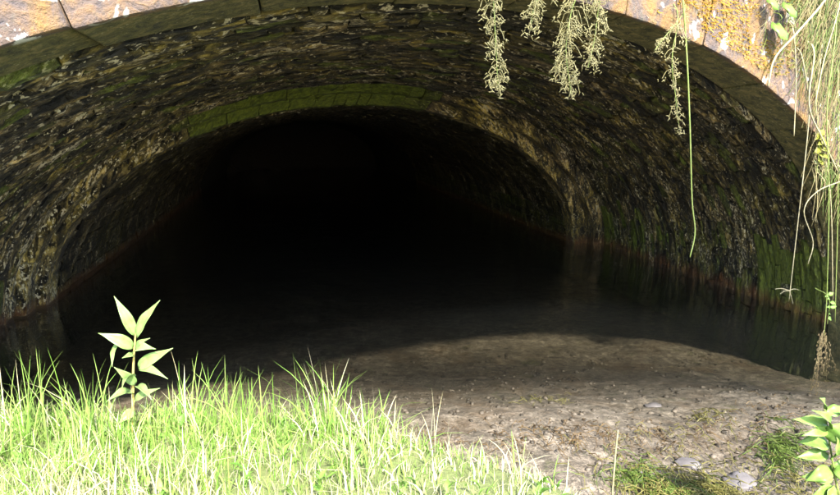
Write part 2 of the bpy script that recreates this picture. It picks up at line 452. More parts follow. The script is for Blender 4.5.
# backing behind the stones: outer vault, ring step, inner vault, added end wall keeping out far daylight
mb = MB(); nth = 90
def shell_rows(slist, inner, off):
    v = [vault(TH0 + (math.pi - 2 * TH0) * k / nth, s, off, inner) for s in slist for k in range(nth + 1)]
    f = [(i * (nth + 1) + k, i * (nth + 1) + k + 1, (i + 1) * (nth + 1) + k + 1, (i + 1) * (nth + 1) + k) for i in range(len(slist) - 1) for k in range(nth)]
    return v, f
mb.add(*shell_rows([0.05, 1.2, 2.4, S_RING + 0.3], 0, 0.03))
mb.add(*shell_rows([S_RING + 0.28, 6, 8, 10, 13, 18, S_END], 2, 0.03))
v1 = [vault(TH0 + (math.pi - 2 * TH0) * k / nth, S_RING + 0.28, 0.03, 2) for k in range(nth + 1)]
v2 = [vault(TH0 + (math.pi - 2 * TH0) * k / nth, S_RING + 0.28, 0.10, 0) for k in range(nth + 1)]
mb.add(v1 + v2, [(k, k + 1, nth + 2 + k, nth + 1 + k) for k in range(nth)])
ve = [vault(TH0 + (math.pi - 2 * TH0) * k / nth, S_END, 0.03, 2) for k in range(nth + 1)]
mb.add(ve, [tuple(range(nth + 1))])
mb.build('barrel_mortar', 'mortar', bridge)

def cell_stone(fn, u0, u1, v0, v1, proud, rnd, nu=3, nv=2, back=-0.05, rough=0.010):
    """one stone laid on a surface fn(u, v, off): bulging uneven front, sides running back into the mortar"""
    P = []; ring = []
    du, dv = (u1 - u0), (v1 - v0)
    sk = [rnd.uniform(-0.10, 0.10) * du for _ in range(4)]; sj = [rnd.uniform(-0.16, 0.16) * dv for _ in range(4)]
    for i in range(nu + 1):
        for j in range(nv + 1):
            a, b = i / nu, j / nv
            su = (sk[0] * (1 - a) * (1 - b) + sk[1] * a * (1 - b) + sk[2] * a * b + sk[3] * (1 - a) * b)
            sv = (sj[0] * (1 - a) * (1 - b) + sj[1] * a * (1 - b) + sj[2] * a * b + sj[3] * (1 - a) * b)
            edge = i in (0, nu) or j in (0, nv); corner = i in (0, nu) and j in (0, nv)
            o = proud * (0.2 if corner else 0.55 if edge else 1.0) + rnd.uniform(-rough, rough)
            P.append(fn(u0 + du * a + su * 0.5, v0 + dv * b + sv * 0.5, -o))
    f = [(i * (nv + 1) + j, (i + 1) * (nv + 1) + j, (i + 1) * (nv + 1) + j + 1, i * (nv + 1) + j + 1) for i in range(nu) for j in range(nv)]
    loop = [i * (nv + 1) for i in range(nu + 1)] + [nu * (nv + 1) + j for j in range(1, nv + 1)] + \
           [i * (nv + 1) + nv for i in range(nu - 1, -1, -1)] + [j for j in range(nv - 1, 0, -1)]
    o = len(P)
    idx = {}
    for q in loop:
        i, j = divmod(q, nv + 1); idx[q] = len(P)
        P.append(fn(u0 + du * i / nu, v0 + dv * j / nv, -back))
    for k in range(len(loop)):
        a, b = loop[k], loop[(k + 1) % len(loop)]; f.append((a, idx[a], idx[b], b))
    return P, f

rnd = random.Random(3)
stones = []                                             # (verts, faces, tint)
a_, b_ = A_OUT, 2.15
th_t, L_t = arc_table(a_, b_, TH0, math.pi - TH0)
Ltot = L_t[-1]; q = 0.0
S_V = 0.36                                              # the face voussoirs reach this far in
s = S_V + 0.01
while s < S_RING - 0.02:                                # rings of thin slabs set on edge, one behind the other
    e = s + rnd.choice([0.045, 0.06, 0.07, 0.085, 0.10, 0.13]) * rnd.uniform(0.9, 1.1)
    if S_RING - e < 0.07: e = S_RING + 0.03
    sm = (s + e) / 2; q = -rnd.uniform(0, 0.2)
    while q < Ltot - 0.03:
        l = rnd.uniform(0.08, 0.20) if rnd.random() < 0.4 else rnd.uniform(0.18, 0.42)
        u0 = float(np.interp(max(q, 0), L_t, th_t)); u1 = float(np.interp(min(q + l - 0.007, Ltot), L_t, th_t)); q += l
        um = (u0 + u1) / 2
        bright = rnd.random() ** 1.3
        lime = rnd.uniform(0.2, 0.7) if rnd.random() < 0.25 else 0.0
        if sm > S_RING - 0.45: lime = max(lime, rnd.uniform(0.35, 0.9) if rnd.random() < 0.6 else 0)   # lime weeping at the ring
        if sm < S_V + 0.30 and um > 1.3 and rnd.random() < 0.5: lime = max(lime, rnd.uniform(0.3, 0.7))  # and behind the voussoirs
        moss = 0.22 * rnd.random() + (0.25 if rnd.random() < 0.15 else 0)
        if um < 0.28: moss += 0.22 * rnd.random() + (0.2 + 0.6 * rnd.random() if sm < 1.2 else 0.3 * rnd.random() if sm > 3.2 else 0.0)
        P, f = cell_stone(lambda u, v, o: vault(u, v, o), u0, u1, s + 0.004, e - 0.003, rnd.uniform(0.003, 0.036), rnd,
                          nu=4, nv=2, rough=0.007)
        stones.append((P, f, (bright, moss, lime)))
    s = e
cen = np.array([np.mean(P, 0) for P, _, _ in stones])
px, py, dp = project(cen)
size = np.array([np.ptp(np.array(P), 0).sum() for P, _, _ in stones])
seen = (px > -5) & (px < PW + 5) & (py > -5) & (py < PH + 5) & (dp > 0.1) & (cen[:, 2] > 0)
# facing: inward normal against view
score = np.where(seen, size / np.maximum(dp, 0.1) ** 2, -1)
order = np.argsort(-score)
own = set(order[:298].tolist())
rest = MB()
for i, (P, f, c) in enumerate(stones):
    if i in own:
        m1 = MB(); m1.add(P, f, c); m1.build('barrel_stone', 'barrel', bridge, cen[i])
    else: rest.add(P, f, c)
rest.build('barrel_masonry', 'barrel', bridge, kind='stuff')

# the inner vault beyond the ring, too dark to pick stones apart
inn = MB()
th_t, L_t = arc_table(A_IN, B_IN, TH0, math.pi - TH0); Ltot = L_t[-1]; q = 0
while q < Ltot - 0.03:
    hc = rnd.uniform(0.09, 0.17)
    u0 = float(np.interp(q, L_t, th_t)); u1 = float(np.interp(min(q + hc - 0.008, Ltot), L_t, th_t)); q += hc
    s = S_RING + 0.52
    while s < 15.5:
        e = s + rnd.uniform(0.2, 0.6)
        um = (u0 + u1) / 2
        moss = 0.15 * rnd.random() + (0.2 if um < 0.25 else 0)
        P, f = cell_stone(lambda u, v, o: vault(u, v, o, 2), u0, u1, s + .004, e - .004, rnd.uniform(0.004, 0.035), rnd, nu=2, nv=2)
        inn.add(P, f, (0.05 + 0.30 * rnd.random(), moss, 0.25 if rnd.random() < 0.08 else 0)); s = e  # low tint adds to the tunnel shade painted into these stones
inn.build('inner_masonry', 'shaded', bridge, kind='stuff')

def wedge(th0, th1, s0, s1, off0, off1, fn_in, fn_out, jit, rnd, nth_=4, bev=0.012, mids=()):
    """an arch stone: a curved wedge between two vault surfaces, with knocked corners"""
    bm = bmesh.new(); g = {}
    for i in range(nth_ + 1):
        th = th0 + (th1 - th0) * i / nth_
        for j, s in enumerate((s0, *mids, s1)):
            for k, fn in enumerate((fn_in, fn_out)):
                j3 = np.array([rnd.uniform(-jit, jit) for _ in range(3)])
                g[i, j, k] = bm.verts.new(fn(th, s) + j3)
    for i in range(nth_):
        J = len(mids) + 1
        lp = [(j, 0) for j in range(J + 1)] + [(j, 1) for j in range(J, -1, -1)]
        for a, b in zip(lp, lp[1:] + lp[:1]):
            bm.faces.new((g[i, a[0], a[1]], g[i + 1, a[0], a[1]], g[i + 1, b[0], b[1]], g[i, b[0], b[1]]))
    for i in (0, nth_): bm.faces.new([g[i, a, b] for a, b in lp])
    bmesh.ops.recalc_face_normals(bm, faces=bm.faces)
    ed = [e for e in bm.edges if len(e.link_faces) == 2 and e.calc_face_angle(0) > 0.6]
    bmesh.ops.bevel(bm, geom=ed, offset=bev, segments=2, affect='EDGES', profile=0.6)
    bm.verts.ensure_lookup_table(); bm.verts.index_update()
    v = [np.array(q.co) for q in bm.verts]; f = [tuple(q.index for q in fc.verts) for fc in bm.faces]
    bm.free(); return v, f

# ring stones at the double step: mossy at the crown, worn almost to one line elsewhere
for lev, s0, s1 in ((1, S_RING, S_RING + 0.24), (2, S_RING + 0.20, S_RING + 0.52)):
    th_t, L_t = arc_table(A_IN, B_IN, TH0, math.pi - TH0); Ltot = L_t[-1]; q = 0
    while q < Ltot - 0.05:
        l = min(rnd.uniform(0.25, 0.55) if q < 3.4 else rnd.uniform(0.12, 0.35), Ltot - q)
        u0 = float(np.interp(q, L_t, th_t)); u1 = float(np.interp(q + l - 0.0015, L_t, th_t)); q += l
        um = (u0 + u1) / 2
        ds = rnd.uniform(-0.02, 0.02); dz = rnd.uniform(-0.008, 0.008)
        v, f = wedge(u0, u1, s0 + ds, s1, 0, 0, lambda t, s_: vault(t, s_, dz + rnd.uniform(-.005, .005), lev),
                     lambda t, s_: vault(t, s_, 0.02, lev - 1), 0.004, rnd, 5, 0.012)
        crown = float(sstep(1.20, 1.50, um) * sstep(2.35, 2.05, um))
        m1 = MB(); m1.add(v, f, (1.0 if um < 1.25 or um > 2.3 else 0.45 + 0.4 * rnd.random(), 0.52 * crown + 0.14 * rnd.random(), 0.7 * rnd.random() * (1 - crown) if um > 1.25 else 0.0))
        m1.build('ring_stone', 'barrel', bridge, np.mean(v, 0))

# face voussoirs; one joint falls where the photograph shows it
th_t, L_t = arc_table(A_OUT, 2.2, TH0, math.pi - TH0); Ltot = L_t[-1]
tj = float((on_face(75, 38) - C0) @ UX); Lj = float(np.interp(math.acos(tj / A_OUT), th_t, L_t))
bl = 0.62; q = (Lj % bl) - bl
V_TH = 0.46
while q < Ltot - 0.02:
    lo, hi = max(q, 0), min(q + bl, Ltot); q += bl
    if hi - lo < 0.1: continue
    u0 = float(np.interp(lo + 0.003, L_t, th_t)); u1 = float(np.interp(hi - 0.003, L_t, th_t))
    pr = rnd.uniform(0.0, 0.012); dr = rnd.uniform(-0.006, 0.006)
    v, f = wedge(u0, u1, -0.035 - pr, S_V + rnd.uniform(-0.03, 0.0), 0, 0, lambda t, s: vault(t, s, dr),
                 lambda t, s: vault(t, s, V_TH), 0.002, rnd, 8, 0.010, (-0.012, 0.012))
    # which corners lie on the soffit side
    so = []
    for p_ in v:
        s_ = float((p_ - C0) @ (np.array([-UX[1], UX[0], 0])) / (AX @ np.array([-UX[1], UX[0], 0])))
        so.append(1.0 if s_ > 0.0 else 0.0)
    m1 = MB(); m1.add(v, f, (rnd.random(), rnd.random(), rnd.random()), so)
    m1.build('voussoir', 'voussoir', bridge, np.mean(v, 0))

# wall above and beside the arch: solid body plus coursed face stones
T_L, T_R, Z_TOP = -8.0, 7.0, 3.6
def inside_ring(t, z, grow):
    a, b = A_OUT + grow, 2.2 + grow
    return z < b * math.sqrt(max(0, 1 - (t / a) ** 2)) if abs(t) < a else False
mb = MB(); nc = 80
def wall_profile(s, off):
    P = []
    for k in range(nc + 1):
        th = TH0 + (math.pi - 2 * TH0) * k / nc
        P.append(vault(th, 0, V_TH - 0.04) + AX * s)
    Q = []
    for k in range(nc + 1):
        p_ = P[k]; t = (p_ - C0) @ UX; z = p_[2]
        d = np.array([t, max(z, 0.0) + 0.2]); m_ = min((T_R if t > 0 else -T_L) / max(abs(d[0]), 1e-6), Z_TOP / max(d[1], 1e-6))
        e = d * m_; Q.append(C0 + UX * e[0] + ZX * min(e[1], Z_TOP) + AX * s)
    return P, Q
P, Q = wall_profile(0.03, 0)
mb.add(P + Q, [(k, k + 1, nc + 2 + k, nc + 1 + k) for k in range(nc)])
# outer body: sides, top and back of the embankment
c8 = [C0 + UX * t + AX * s + ZX * z for s in (0.03, S_END + 0.6) for t, z in ((T_L, -0.3), (T_L, Z_TOP), (T_R, Z_TOP), (T_R, -0.3))]
mb.add(c8, [(0, 1, 5, 4), (1, 2, 6, 5), (2, 3, 7, 6), (4, 5, 6, 7)])
mb.build('wall_core', 'joint', bridge)
restw = MB(); z = -0.1; row = 0
while z < Z_TOP - 0.05:
    hc = rnd.uniform(0.16, 0.28); t = T_L + rnd.uniform(0, 0.3)
    while t < T_R:
        l = rnd.uniform(0.22, 0.55)
        corners = [(t, z), (t + l, z), (t, z + hc), (t + l, z + hc)]
        if not any(inside_ring(a, max(b, 0), V_TH + 0.01) for a, b in corners):
            P, f = cell_stone(lambda u, v, o: C0 + UX * u + ZX * v - NX * (o - 0.0) * 1.0 - NX * (-0.0) + AX * 0.03 * 0 , t + 0.008, t + l - 0.008, z + 0.008, z + hc - 0.008,
                              rnd.uniform(0.008, 0.03), rnd, nu=3, nv=2, back=-0.06, rough=0.004)
            c = np.mean(P, 0); X, Y, D = project(c)
            tint = (rnd.random(), rnd.random(), rnd.random())
            if D > 0 and -20 < X < PW + 20 and -20 < Y < PH:
                m1 = MB(); m1.add(P, f, tint); m1.build('wall_stone', 'wall', bridge, c)
            else: restw.add(P, f, tint)
        t += l
    z += hc; row += 1
restw.build('wall_masonry', 'wall', bridge, kind='stuff')
mb = MB()
t = T_L
while t < T_R:
    l = rnd.uniform(0.7, 1.1); e = min(t + l, T_R)
    m1 = MB(); v = []
    for s in (-0.09, 0.42):
        for (a, zz) in ((t + .006, Z_TOP + 0.002), (e - .006, Z_TOP + 0.002), (e - .006, Z_TOP + 0.2), (t + .006, Z_TOP + 0.2)):
            v.append(C0 + UX * a + AX * s + ZX * (zz + rnd.uniform(0, .006)))
    m1.add(v, [(0, 1, 2, 3), (7, 6, 5, 4), (0, 4, 5, 1), (1, 5, 6, 2), (2, 6, 7, 3), (3, 7, 4, 0)], (rnd.random(),) * 3)
    m1.build('coping_stone', 'wall', bridge, np.mean(v, 0)); t = e

# ------------------------------------------------------------------ grass on the bank
def blades(name, xy, hgt, wid, cols, lean, mat='blade', zfun=height, seed=1, segs=3, lay=0.0, z_off=0.0):
    r = np.random.default_rng(seed); n = len(xy)
    x, y = xy[:, 0], xy[:, 1]; z = zfun(x, y) + z_off - 0.005
    az = r.uniform(0, 2 * math.pi, n); laz = r.uniform(0, 2 * math.pi, n)
    ln = np.abs(r.normal(0, 1, n)) * lean
    sx, sy = np.cos(az), np.sin(az)
    V = np.zeros((n, (segs + 1) * 2 - 1, 3))
    for k in range(segs + 1):
        t = k / segs
        bend = ln * t * t * hgt
        cx = x + np.cos(laz) * bend; cy = y + np.sin(laz) * bend
        cz = z + hgt * t * np.sqrt(np.maximum(0.08, 1 - (ln * t) ** 2 * 0.55))
        w = wid * (1 - t) ** 0.6 * 0.5
        if k < segs:
            V[:, 2 * k] = np.c_[cx - sx * w, cy - sy * w, cz]; V[:, 2 * k + 1] = np.c_[cx + sx * w, cy + sy * w, cz]
        else: V[:, 2 * k] = np.c_[cx, cy, cz]
    nv = V.shape[1]; base = (np.arange(n) * nv)[:, None]
    quads = np.concatenate([base + np.array([[2 * k, 2 * k + 1, 2 * k + 3, 2 * k + 2]]) for k in range(segs - 1)], 0)
    tris = base + np.array([[2 * segs - 2, 2 * segs - 1, 2 * segs]])
    me = bpy.data.meshes.new(name)
    me.from_pydata(V.reshape(-1, 3).tolist(), [], quads.tolist() + tris.tolist())
    C = np.repeat(np.c_[cols, np.ones(n)], nv, 0).astype(np.float32)
    at = me.color_attributes.new('tint', 'FLOAT_COLOR', 'POINT'); at.data.foreach_set('color', C.ravel())
    me.polygons.foreach_set('use_smooth', [True] * len(me.polygons))
    me.materials.append(M[mat]); o = bpy.data.objects.new(name, me); COL.objects.link(o); o['kind'] = 'stuff'
    return o
def grass_cols(n, r, dry):
    g = r.uniform(0, 1, (n, 1)); d = (r.uniform(0, 1, (n, 1)) < np.reshape(dry, (-1, 1)))
    green = np.array([0.095, 0.20, 0.022]) * (1 - g) + np.array([0.24, 0.32, 0.08]) * g
    straw = np.array([0.34, 0.30, 0.15]) * (1 - g) + np.array([0.52, 0.49, 0.32]) * g
    return np.where(d, straw, green)
r = np.random.default_rng(5)
n0 = 60000
xy = np.c_[r.uniform(-2.6, 1.6, n0), r.uniform(0.5, 2.75, n0)]
ed = np.interp(xy[:, 0], BX, BY); d = ed - xy[:, 1]
hz = height(xy[:, 0], xy[:, 1])
den = fbm(xy[:, 0] * 3, xy[:, 1] * 3, 41, 3) + 0.5
prob = np.where(xy[:, 1] > 1.0, 1.0, 0.55) * sstep(0.15, 0.55, hz) * (0.45 + 0.8 * den)
prob = prob * np.interp(xy[:, 0], [-3, 0.0, 0.5, 1.2], [1, 1, 0.6, 0.35])
keep = r.uniform(0, 1, n0) < prob
xy = xy[keep]; n = len(xy); d = d[keep]
clump = sstep(0.42, 0.75, vnoise(xy[:, 0] * 6, xy[:, 1] * 6, 77))
hgt = 0.88 * (0.05 + 0.055 * r.uniform(0, 1, n) + 0.11 * clump * r.uniform(0.3, 1, n)) * np.interp(xy[:, 0], [-2, -0.2, 0.15, 0.6], [1.0, 0.88, 0.48, 0.40])
dry = np.interp(xy[:, 0], [-2, -0.6, 0.1, 0.6], [0.14, 0.16, 0.40, 0.5]) + 0.42 * sstep(1.95, 1.5, xy[:, 1])  # straw to the right; extra pale blades nearer the viewer imitate overexposed sunlight
g = blades('grass', xy, hgt, 0.0018 + 0.006 * r.uniform(0, 1, n) ** 2.2, grass_cols(n, r, dry), 0.75, seed=6)
tag(g, 'bright sunlit grass with dry stalks on the near bank', 'grass', kind='stuff')

# low broad leaves (clover, plantain) among the blades
rr = random.Random(31); mb = MB()
for k in range(260):
    x, y = rr.uniform(-2.2, 0.7), rr.uniform(1.2, 2.1)
    if vnoise(x * 3.3, y * 3.3, 91) < 0.45 or y > np.interp(x, BX, BY) - 0.03: continue
    c = np.array([x, y, float(height(x, y))])
    for q in range(rr.randint(2, 4)):
        a = rr.uniform(0, 6.3); L_ = rr.uniform(0.018, 0.048); up_ = rr.uniform(0.35, 1.3)
        g_ = rr.random(); b0 = c + ZX * rr.uniform(0.01, 0.05)
        leaf(mb, b0, b0 + np.array([math.cos(a), math.sin(a), up_]) * L_ / math.hypot(1, up_), L_ * rr.uniform(0.22, 0.5), (0.01, 0, 1), rr.uniform(0.05, 0.2), rr.uniform(0.1, 0.35), 1.1, 6, 3,
             col=(0.07 + .09 * g_, 0.15 + .12 * g_, 0.02 + .03 * g_), wave=0.15)
o = mb.build('ground_cover', 'blade', None, np.zeros(3), smooth=True)
tag(o, 'low broad weed leaves scattered among the bank grass', 'ground cover', kind='stuff')

# taller tufts along the edge of the bank
def tuft(px, py, depth, hgt, n, spread, label, lean=0.55, dry=0.1, seed=0, width=0.006):
    rr = np.random.default_rng(seed + 300)
    b = at_depth(px, py, depth); 
    xy = b[:2] + rr.normal(0, spread, (n, 2))
    h_ = hgt * rr.uniform(0.55, 1.05, n)
    o = blades('grass_tuft', xy, h_, rr.uniform(0.6, 1.1, n) * width, grass_cols(n, rr, np.full(n, dry)), lean, seed=seed + 50, segs=5)
    del o['kind']
    return tag(o, label, 'grass tuft', 'taller grass tufts along the bank edge')
tuft(325, 425, 2.02, 0.31, 44, 0.035, 'tall pale grass tuft with hooked blade tips rising over the bank mid-edge', 0.45, 0.2, 1, 0.0062)
tuft(35, 430, 1.95, 0.33, 44, 0.05, 'tall grass tuft at the far left end of the bank', 0.4, 0.12, 2, 0.006)
tuft(240, 430, 2.0, 0.24, 80, 0.05, 'vivid green upright grass tuft between the leafy weed and the hooked tuft', 0.3, 0.02, 3, 0.006)
tuft(192, 425, 2.0, 0.30, 26, 0.03, 'thin arching grass tuft just right of the leafy weed', 0.5, 0.1, 4, 0.006)
tuft(90, 428, 1.98, 0.28, 50, 0.045, 'grass tuft just left of the leafy weed', 0.4, 0.05, 5, 0.006)
tuft(135, 450, 1.88, 0.20, 70, 0.06, 'thick low tuft hiding the foot of the leafy weed', 0.4, 0.06, 9, 0.006)
tuft(375, 440, 2.0, 0.19, 50, 0.05, 'low pale tuft right of the hooked grass tuft', 0.6, 0.3, 8, 0.007)
tuft(520, 480, 1.85, 0.17, 40, 0.06, 'dry straw coloured tuft where the bank thins out to the right', 0.9, 0.85, 6, 0.005)
tuft(440, 455, 1.98, 0.20, 30, 0.06, 'sprawling straw tuft over the water edge at mid bank', 1.0, 0.8, 7, 0.005)

# ------------------------------------------------------------------ leafy weed on the bank
def ground_pt(px, py, depth):
    p = at_depth(px, py, depth); p[2] = float(height(p[0], p[1])); return p
LEAFW = 0.88
D = 2.02
root = ground_pt(133, 440, D)
weed = thing('leafy_weed', 'tall pale leafy weed with pointed paired leaves standing above the grass', 'weed', root)
mb = MB(); stem = spline([root - np.array([0, 0, .02]), at_depth(133, 385, D), at_depth(134, 355, D), at_depth(136, 328, D)], 5)
tube(mb, stem, 0.005, 0.0025, 6); mb.build('stem', 'red_stem', weed, root)
def wleaf(b, t, w, up, droop=0.08, depth_b=D, depth_t=D, mat='pale_leaf', parent=weed, fold=0.3, wave=0.1):
    m_ = MB(); B, T = at_depth(*b, depth_b), at_depth(*t, depth_t)
    leaf(m_, B, T, w * LEAFW, up, droop, fold, 1.15, 11, 5, wave=wave)
    o = m_.build('leaf', mat, parent, B, smooth=True)
    md = o.modifiers.new('thickness', 'SOLIDIFY'); md.thickness = 0.0008
    return o
for b, t, w, up, dr, dd in [
        ((135, 336), (114, 296), 0.040, (0.5, -0.8, 0.5), 0.05, 0.02), ((137, 338), (160, 300), 0.044, (-0.4, -0.85, 0.4), 0.04, 0.03),
        ((134, 348), (98, 333), 0.046, (0.1, -0.8, 0.6), 0.14, 0.05), ((120, 340), (112, 367), 0.030, (-0.5, -0.7, 0.4), 0.05, 0.07),
        ((136, 351), (156, 349), 0.046, (0.0, -0.75, 0.65), 0.18, 0.06), ((138, 368), (173, 348), 0.046, (0.1, -0.9, 0.45), 0.05, 0.04),
        ((140, 370), (168, 379), 0.032, (0.1, -0.6, 0.8), 0.12, 0.09), ((136, 384), (114, 367), 0.034, (0.3, -0.8, 0.5), 0.06, 0.06),
        ((134, 394), (106, 402), 0.036, (0.2, -0.5, 0.9), 0.20, 0.09), ((135, 400), (160, 388), 0.030, (-0.3, -0.8, 0.5), 0.08, 0.03),
        ((134, 410), (118, 424), 0.036, (0.4, -0.7, 0.5), 0.2, 0.05),
        ((136, 376), (122, 388), 0.026, (-0.3, -0.6, 0.7), 0.1, 0.12), ((137, 386), (152, 400), 0.030, (0.3, -0.6, 0.7), 0.1, 0.11), ((134, 356), (122, 358), 0.022, (0, -0.9, 0.4), 0.1, 0.06), ((137, 346), (150, 338), 0.020, (0, -0.9, 0.4), 0.1, 0.05),
        ((136, 334), (143, 320), 0.012, (0.0, -0.9, 0.4), 0.0, 0.0)]:
    wleaf(b, t, w, up, dr, D, D - dd)

# leafy plant at the right edge, rooted on a gravel shoal
D2 = 2.25; LEAFW = 1.35
root = np.array([1.62, 2.25, 0.0]); root[2] = float(height(root[0], root[1]))
shrub = thing('leafy_plant', 'fresh green leafy plant in the bottom right corner by the water', 'plant', root)
mb = MB(); tube(mb, spline([root - np.array([0, 0, .03]), at_depth(838, 490, D2), at_depth(830, 445, D2), at_depth(824, 405, D2)], 5), 0.005, 0.0025, 6)
mb.build('stem', 'green_stem', shrub, root)
mb = MB(); tube(mb, spline([root - np.array([0, 0, .03]), at_depth(858, 480, D2 - .05), at_depth(852, 425, D2 - 0.05)], 5), 0.005, 0.0025, 6)
mb.build('stem', 'green_stem', shrub, root)
for b, t, w, up, mt in [
    ((824, 408), (822, 398), 0.028, (0.2, -0.8, 0.5), 'leaf'), ((827, 424), (797, 420), 0.046, (0, -0.6, 0.8), 'leaf'),
    ((827, 430), (803, 436), 0.034, (0, -0.7, 0.7), 'leaf'), ((828, 440), (848, 418), 0.05, (-0.2, -0.8, 0.5), 'leaf'),
    ((829, 455), (796, 460), 0.045, (0, -0.6, 0.8), 'leaf'), ((830, 458), (838, 436), 0.045, (0, -0.9, 0.4), 'leaf'),
    ((831, 470), (803, 486), 0.048, (0.1, -0.7, 0.7), 'leaf'), ((832, 472), (852, 470), 0.05, (0, -0.8, 0.6), 'leaf'),
    ((834, 485), (818, 505), 0.05, (0, -0.7, 0.7), 'leaf'), ((826, 415), (842, 402), 0.036, (0, -0.8, 0.6), 'leaf'),
    ((830, 446), (800, 444), 0.05, (0.1, -0.6, 0.8), 'leaf'), ((832, 476), (798, 474), 0.05, (0.1, -0.7, 0.7), 'leaf'), ((834, 488), (806, 498), 0.05, (0.1, -0.7, 0.7), 'leaf'), ((836, 478), (848, 450), 0.05, (0, -0.8, 0.6), 'leaf'), ((828, 428), (816, 408), 0.04, (0.2, -0.8, 0.6), 'leaf'),
    ((829, 450), (812, 448), 0.03, (0, -0.7, 0.7), 'leaf'), ((852, 430), (836, 410), 0.04, (0, -0.7, 0.7), 'leaf'), ((854, 455), (880, 440), 0.05, (0, -0.7, 0.7), 'leaf')]:
    jr = random.Random(b[0] * 7 + t[1])
    up = tuple(np.array(up) + [jr.uniform(-.6, .6), jr.uniform(-.2, .3), jr.uniform(-.3, .3)])
    t = (t[0] + jr.uniform(-5, 5), t[1] + jr.uniform(-7, 7))
    wleaf(b, t, w * jr.uniform(0.75, 1.1), up, jr.uniform(0.03, 0.22), D2, D2 - jr.uniform(-0.04, 0.10), mt, shrub, jr.uniform(0.08, 0.35), jr.uniform(0.05, 0.25))

# dry upright stalk
p0 = on_level(611, 505, 0.0); p0 = at_depth(611, 497, 2.05)
gz0 = float(height(p0[0], p0[1])); base = np.array([p0[0], p0[1], gz0 - 0.02])
mb = MB(); tube(mb, spline([base, at_depth(614, 470, 2.05), at_depth(618, 430, 2.05)], 5), 0.0042, 0.0028, 6)
o = mb.build('dry_stalk', 'pale_straw', None, base)
tag(o, 'single straight bleached stalk standing at the right end of the grass', 'stalk')

# ------------------------------------------------------------------ things hanging from the arch edge
def face_pts(pts, off=0.06):
    return [on_face(x, y, off) for x, y in pts]
def rooted(pts, off, rise=0.10):
    """hang from the wall face: the first point goes back and up to the stone"""
    P = face_pts(pts, off); a = P[0].copy()
    w = a + ZX * rise - NX * (off + 0.01); mid = a + ZX * rise * 0.8 - NX * off * 0.45
    return [w, mid] + P
def sprig(pts, half_w, n, label, seed, off=0.07, mat='seed', side=None):
    rr = random.Random(seed)
    line = spline(rooted(pts, off), 7)
    t = thing('seed_sprig', label, 'dried plant', line[0], 'dried seed sprigs hanging from the arch edge')
    mb = MB(); tube(mb, line, 0.0032, 0.0014, 5); mb.build('stem', 'green_stem' if mat == 'seed' else 'straw', t, line[0])
    sb = MB(); body = line[10:]
    for k in range(n):
        q = rr.random(); i = min(int(q * (len(body) - 1)), len(body) - 2); c = body[i] + (body[i + 1] - body[i]) * rr.random()
        hw = half_w * (1.0 - 0.5 * q) * rr.uniform(0.3, 1.0)
        a = rr.uniform(0, 2 * math.pi); dr = UX * math.cos(a) + NX * math.sin(a) * 0.7
        e = c + dr * hw * 0.6 - ZX * hw * rr.uniform(-0.2, 0.4)
        e2 = e + dr * hw * 0.4 - ZX * hw * rr.uniform(0.3, 1.1)
        tube(sb, spline([c, e, e2], 2), 0.0011, 0.0015, 4)
        for _ in range(4):
            pz = e2 + np.array([rr.uniform(-1, 1), rr.uniform(-1, 1), rr.uniform(-1, 0.4)]) * 0.017
            d_ = np.array([rr.uniform(-1, 1), rr.uniform(-1, 1), rr.uniform(-1, 0.2)]) * 0.013
            tube(sb, [pz - d_ * 0.6, pz, pz + d_ * 0.9], 0.0026, 0.0009, 4)
    sb.build('seed_cluster', mat, t, line[0], kind='stuff')
    return t
sprig([(491, -22), (494, 10), (496, 50), (498, 86)], 0.075, 95, 'leftmost dried sprig, slim and hanging alone from the arch edge', 1)
sprig([(586, -25), (572, 10), (566, 50), (571, 93)], 0.12, 140, 'longest and bushiest cream dried sprig hanging from the arch edge', 2)
sprig([(556, -30), (542, -8), (533, 12), (531, 30)], 0.08, 60, 'short curled dried sprig arching left of the bushiest one', 3)
sprig([(601, -22), (598, 12), (594, 42), (588, 68)], 0.085, 80, 'medium dried sprig just right of the bushiest one', 4)
sprig([(678, 20), (672, 60), (676, 100), (679, 128)], 0.085, 42, 'loose dried sprig beside the long single stem on the right of the arch', 5)
sprig([(684, 12), (664, 38), (655, 50)], 0.04, 18, 'tiny arching dried sprig above the loose one on the right', 6)

def stem_thing(name, pts, off, r0, r1, mat, label, cat='stem', group=None, root=True):
    line = spline(rooted(pts, off) if root else face_pts(pts, off), 7)
    mb = MB(); tube(mb, line, r0, r1, 6)
    o = mb.build(name, mat, None, line[0], smooth=True); return tag(o, label, cat, group)
GV = 'stems hanging down the right side of the arch'
stem_thing('hanging_stem', [(683, 2), (687, 60), (690, 130), (692, 200), (695, 232), (690, 257)], 0.08, 0.0050, 0.0034, 'green_stem',
           'long straight yellow-green stem hanging alone far below the arch edge', group=GV)
stem_thing('hanging_stem', [(826, -2), (797, 33), (775, 58), (768, 86)], 0.10, 0.010, 0.005, 'straw', 'thick straw stem arching left and down over the wall beside the round leaves', group=GV)
stem_thing('hanging_stem', [(794, 36), (796, 80), (794, 136)], 0.08, 0.004, 0.003, 'straw', 'short thin straw stem hanging below the thick arching one', group=GV)
V3 = stem_thing('hanging_stem', [(803, 62), (809, 105), (806, 150), (797, 230), (789, 300)], 0.09, 0.005, 0.0025, 'pale_straw', 'long pale slanting stem with a small forked end near the water', group=GV)
stem_thing('hanging_stem', [(814, 55), (809, 105), (823, 140), (838, 172)], 0.10, 0.006, 0.004, 'straw', 'kinked straw stem bending right past the yellow fern', group=GV)
stem_thing('hanging_stem', [(846, 178), (818, 191), (804, 211), (813, 242), (808, 264)], 0.13, 0.005, 0.0025, 'pale_straw', 'whitish s-curved stem beside the wet wall', group=GV)
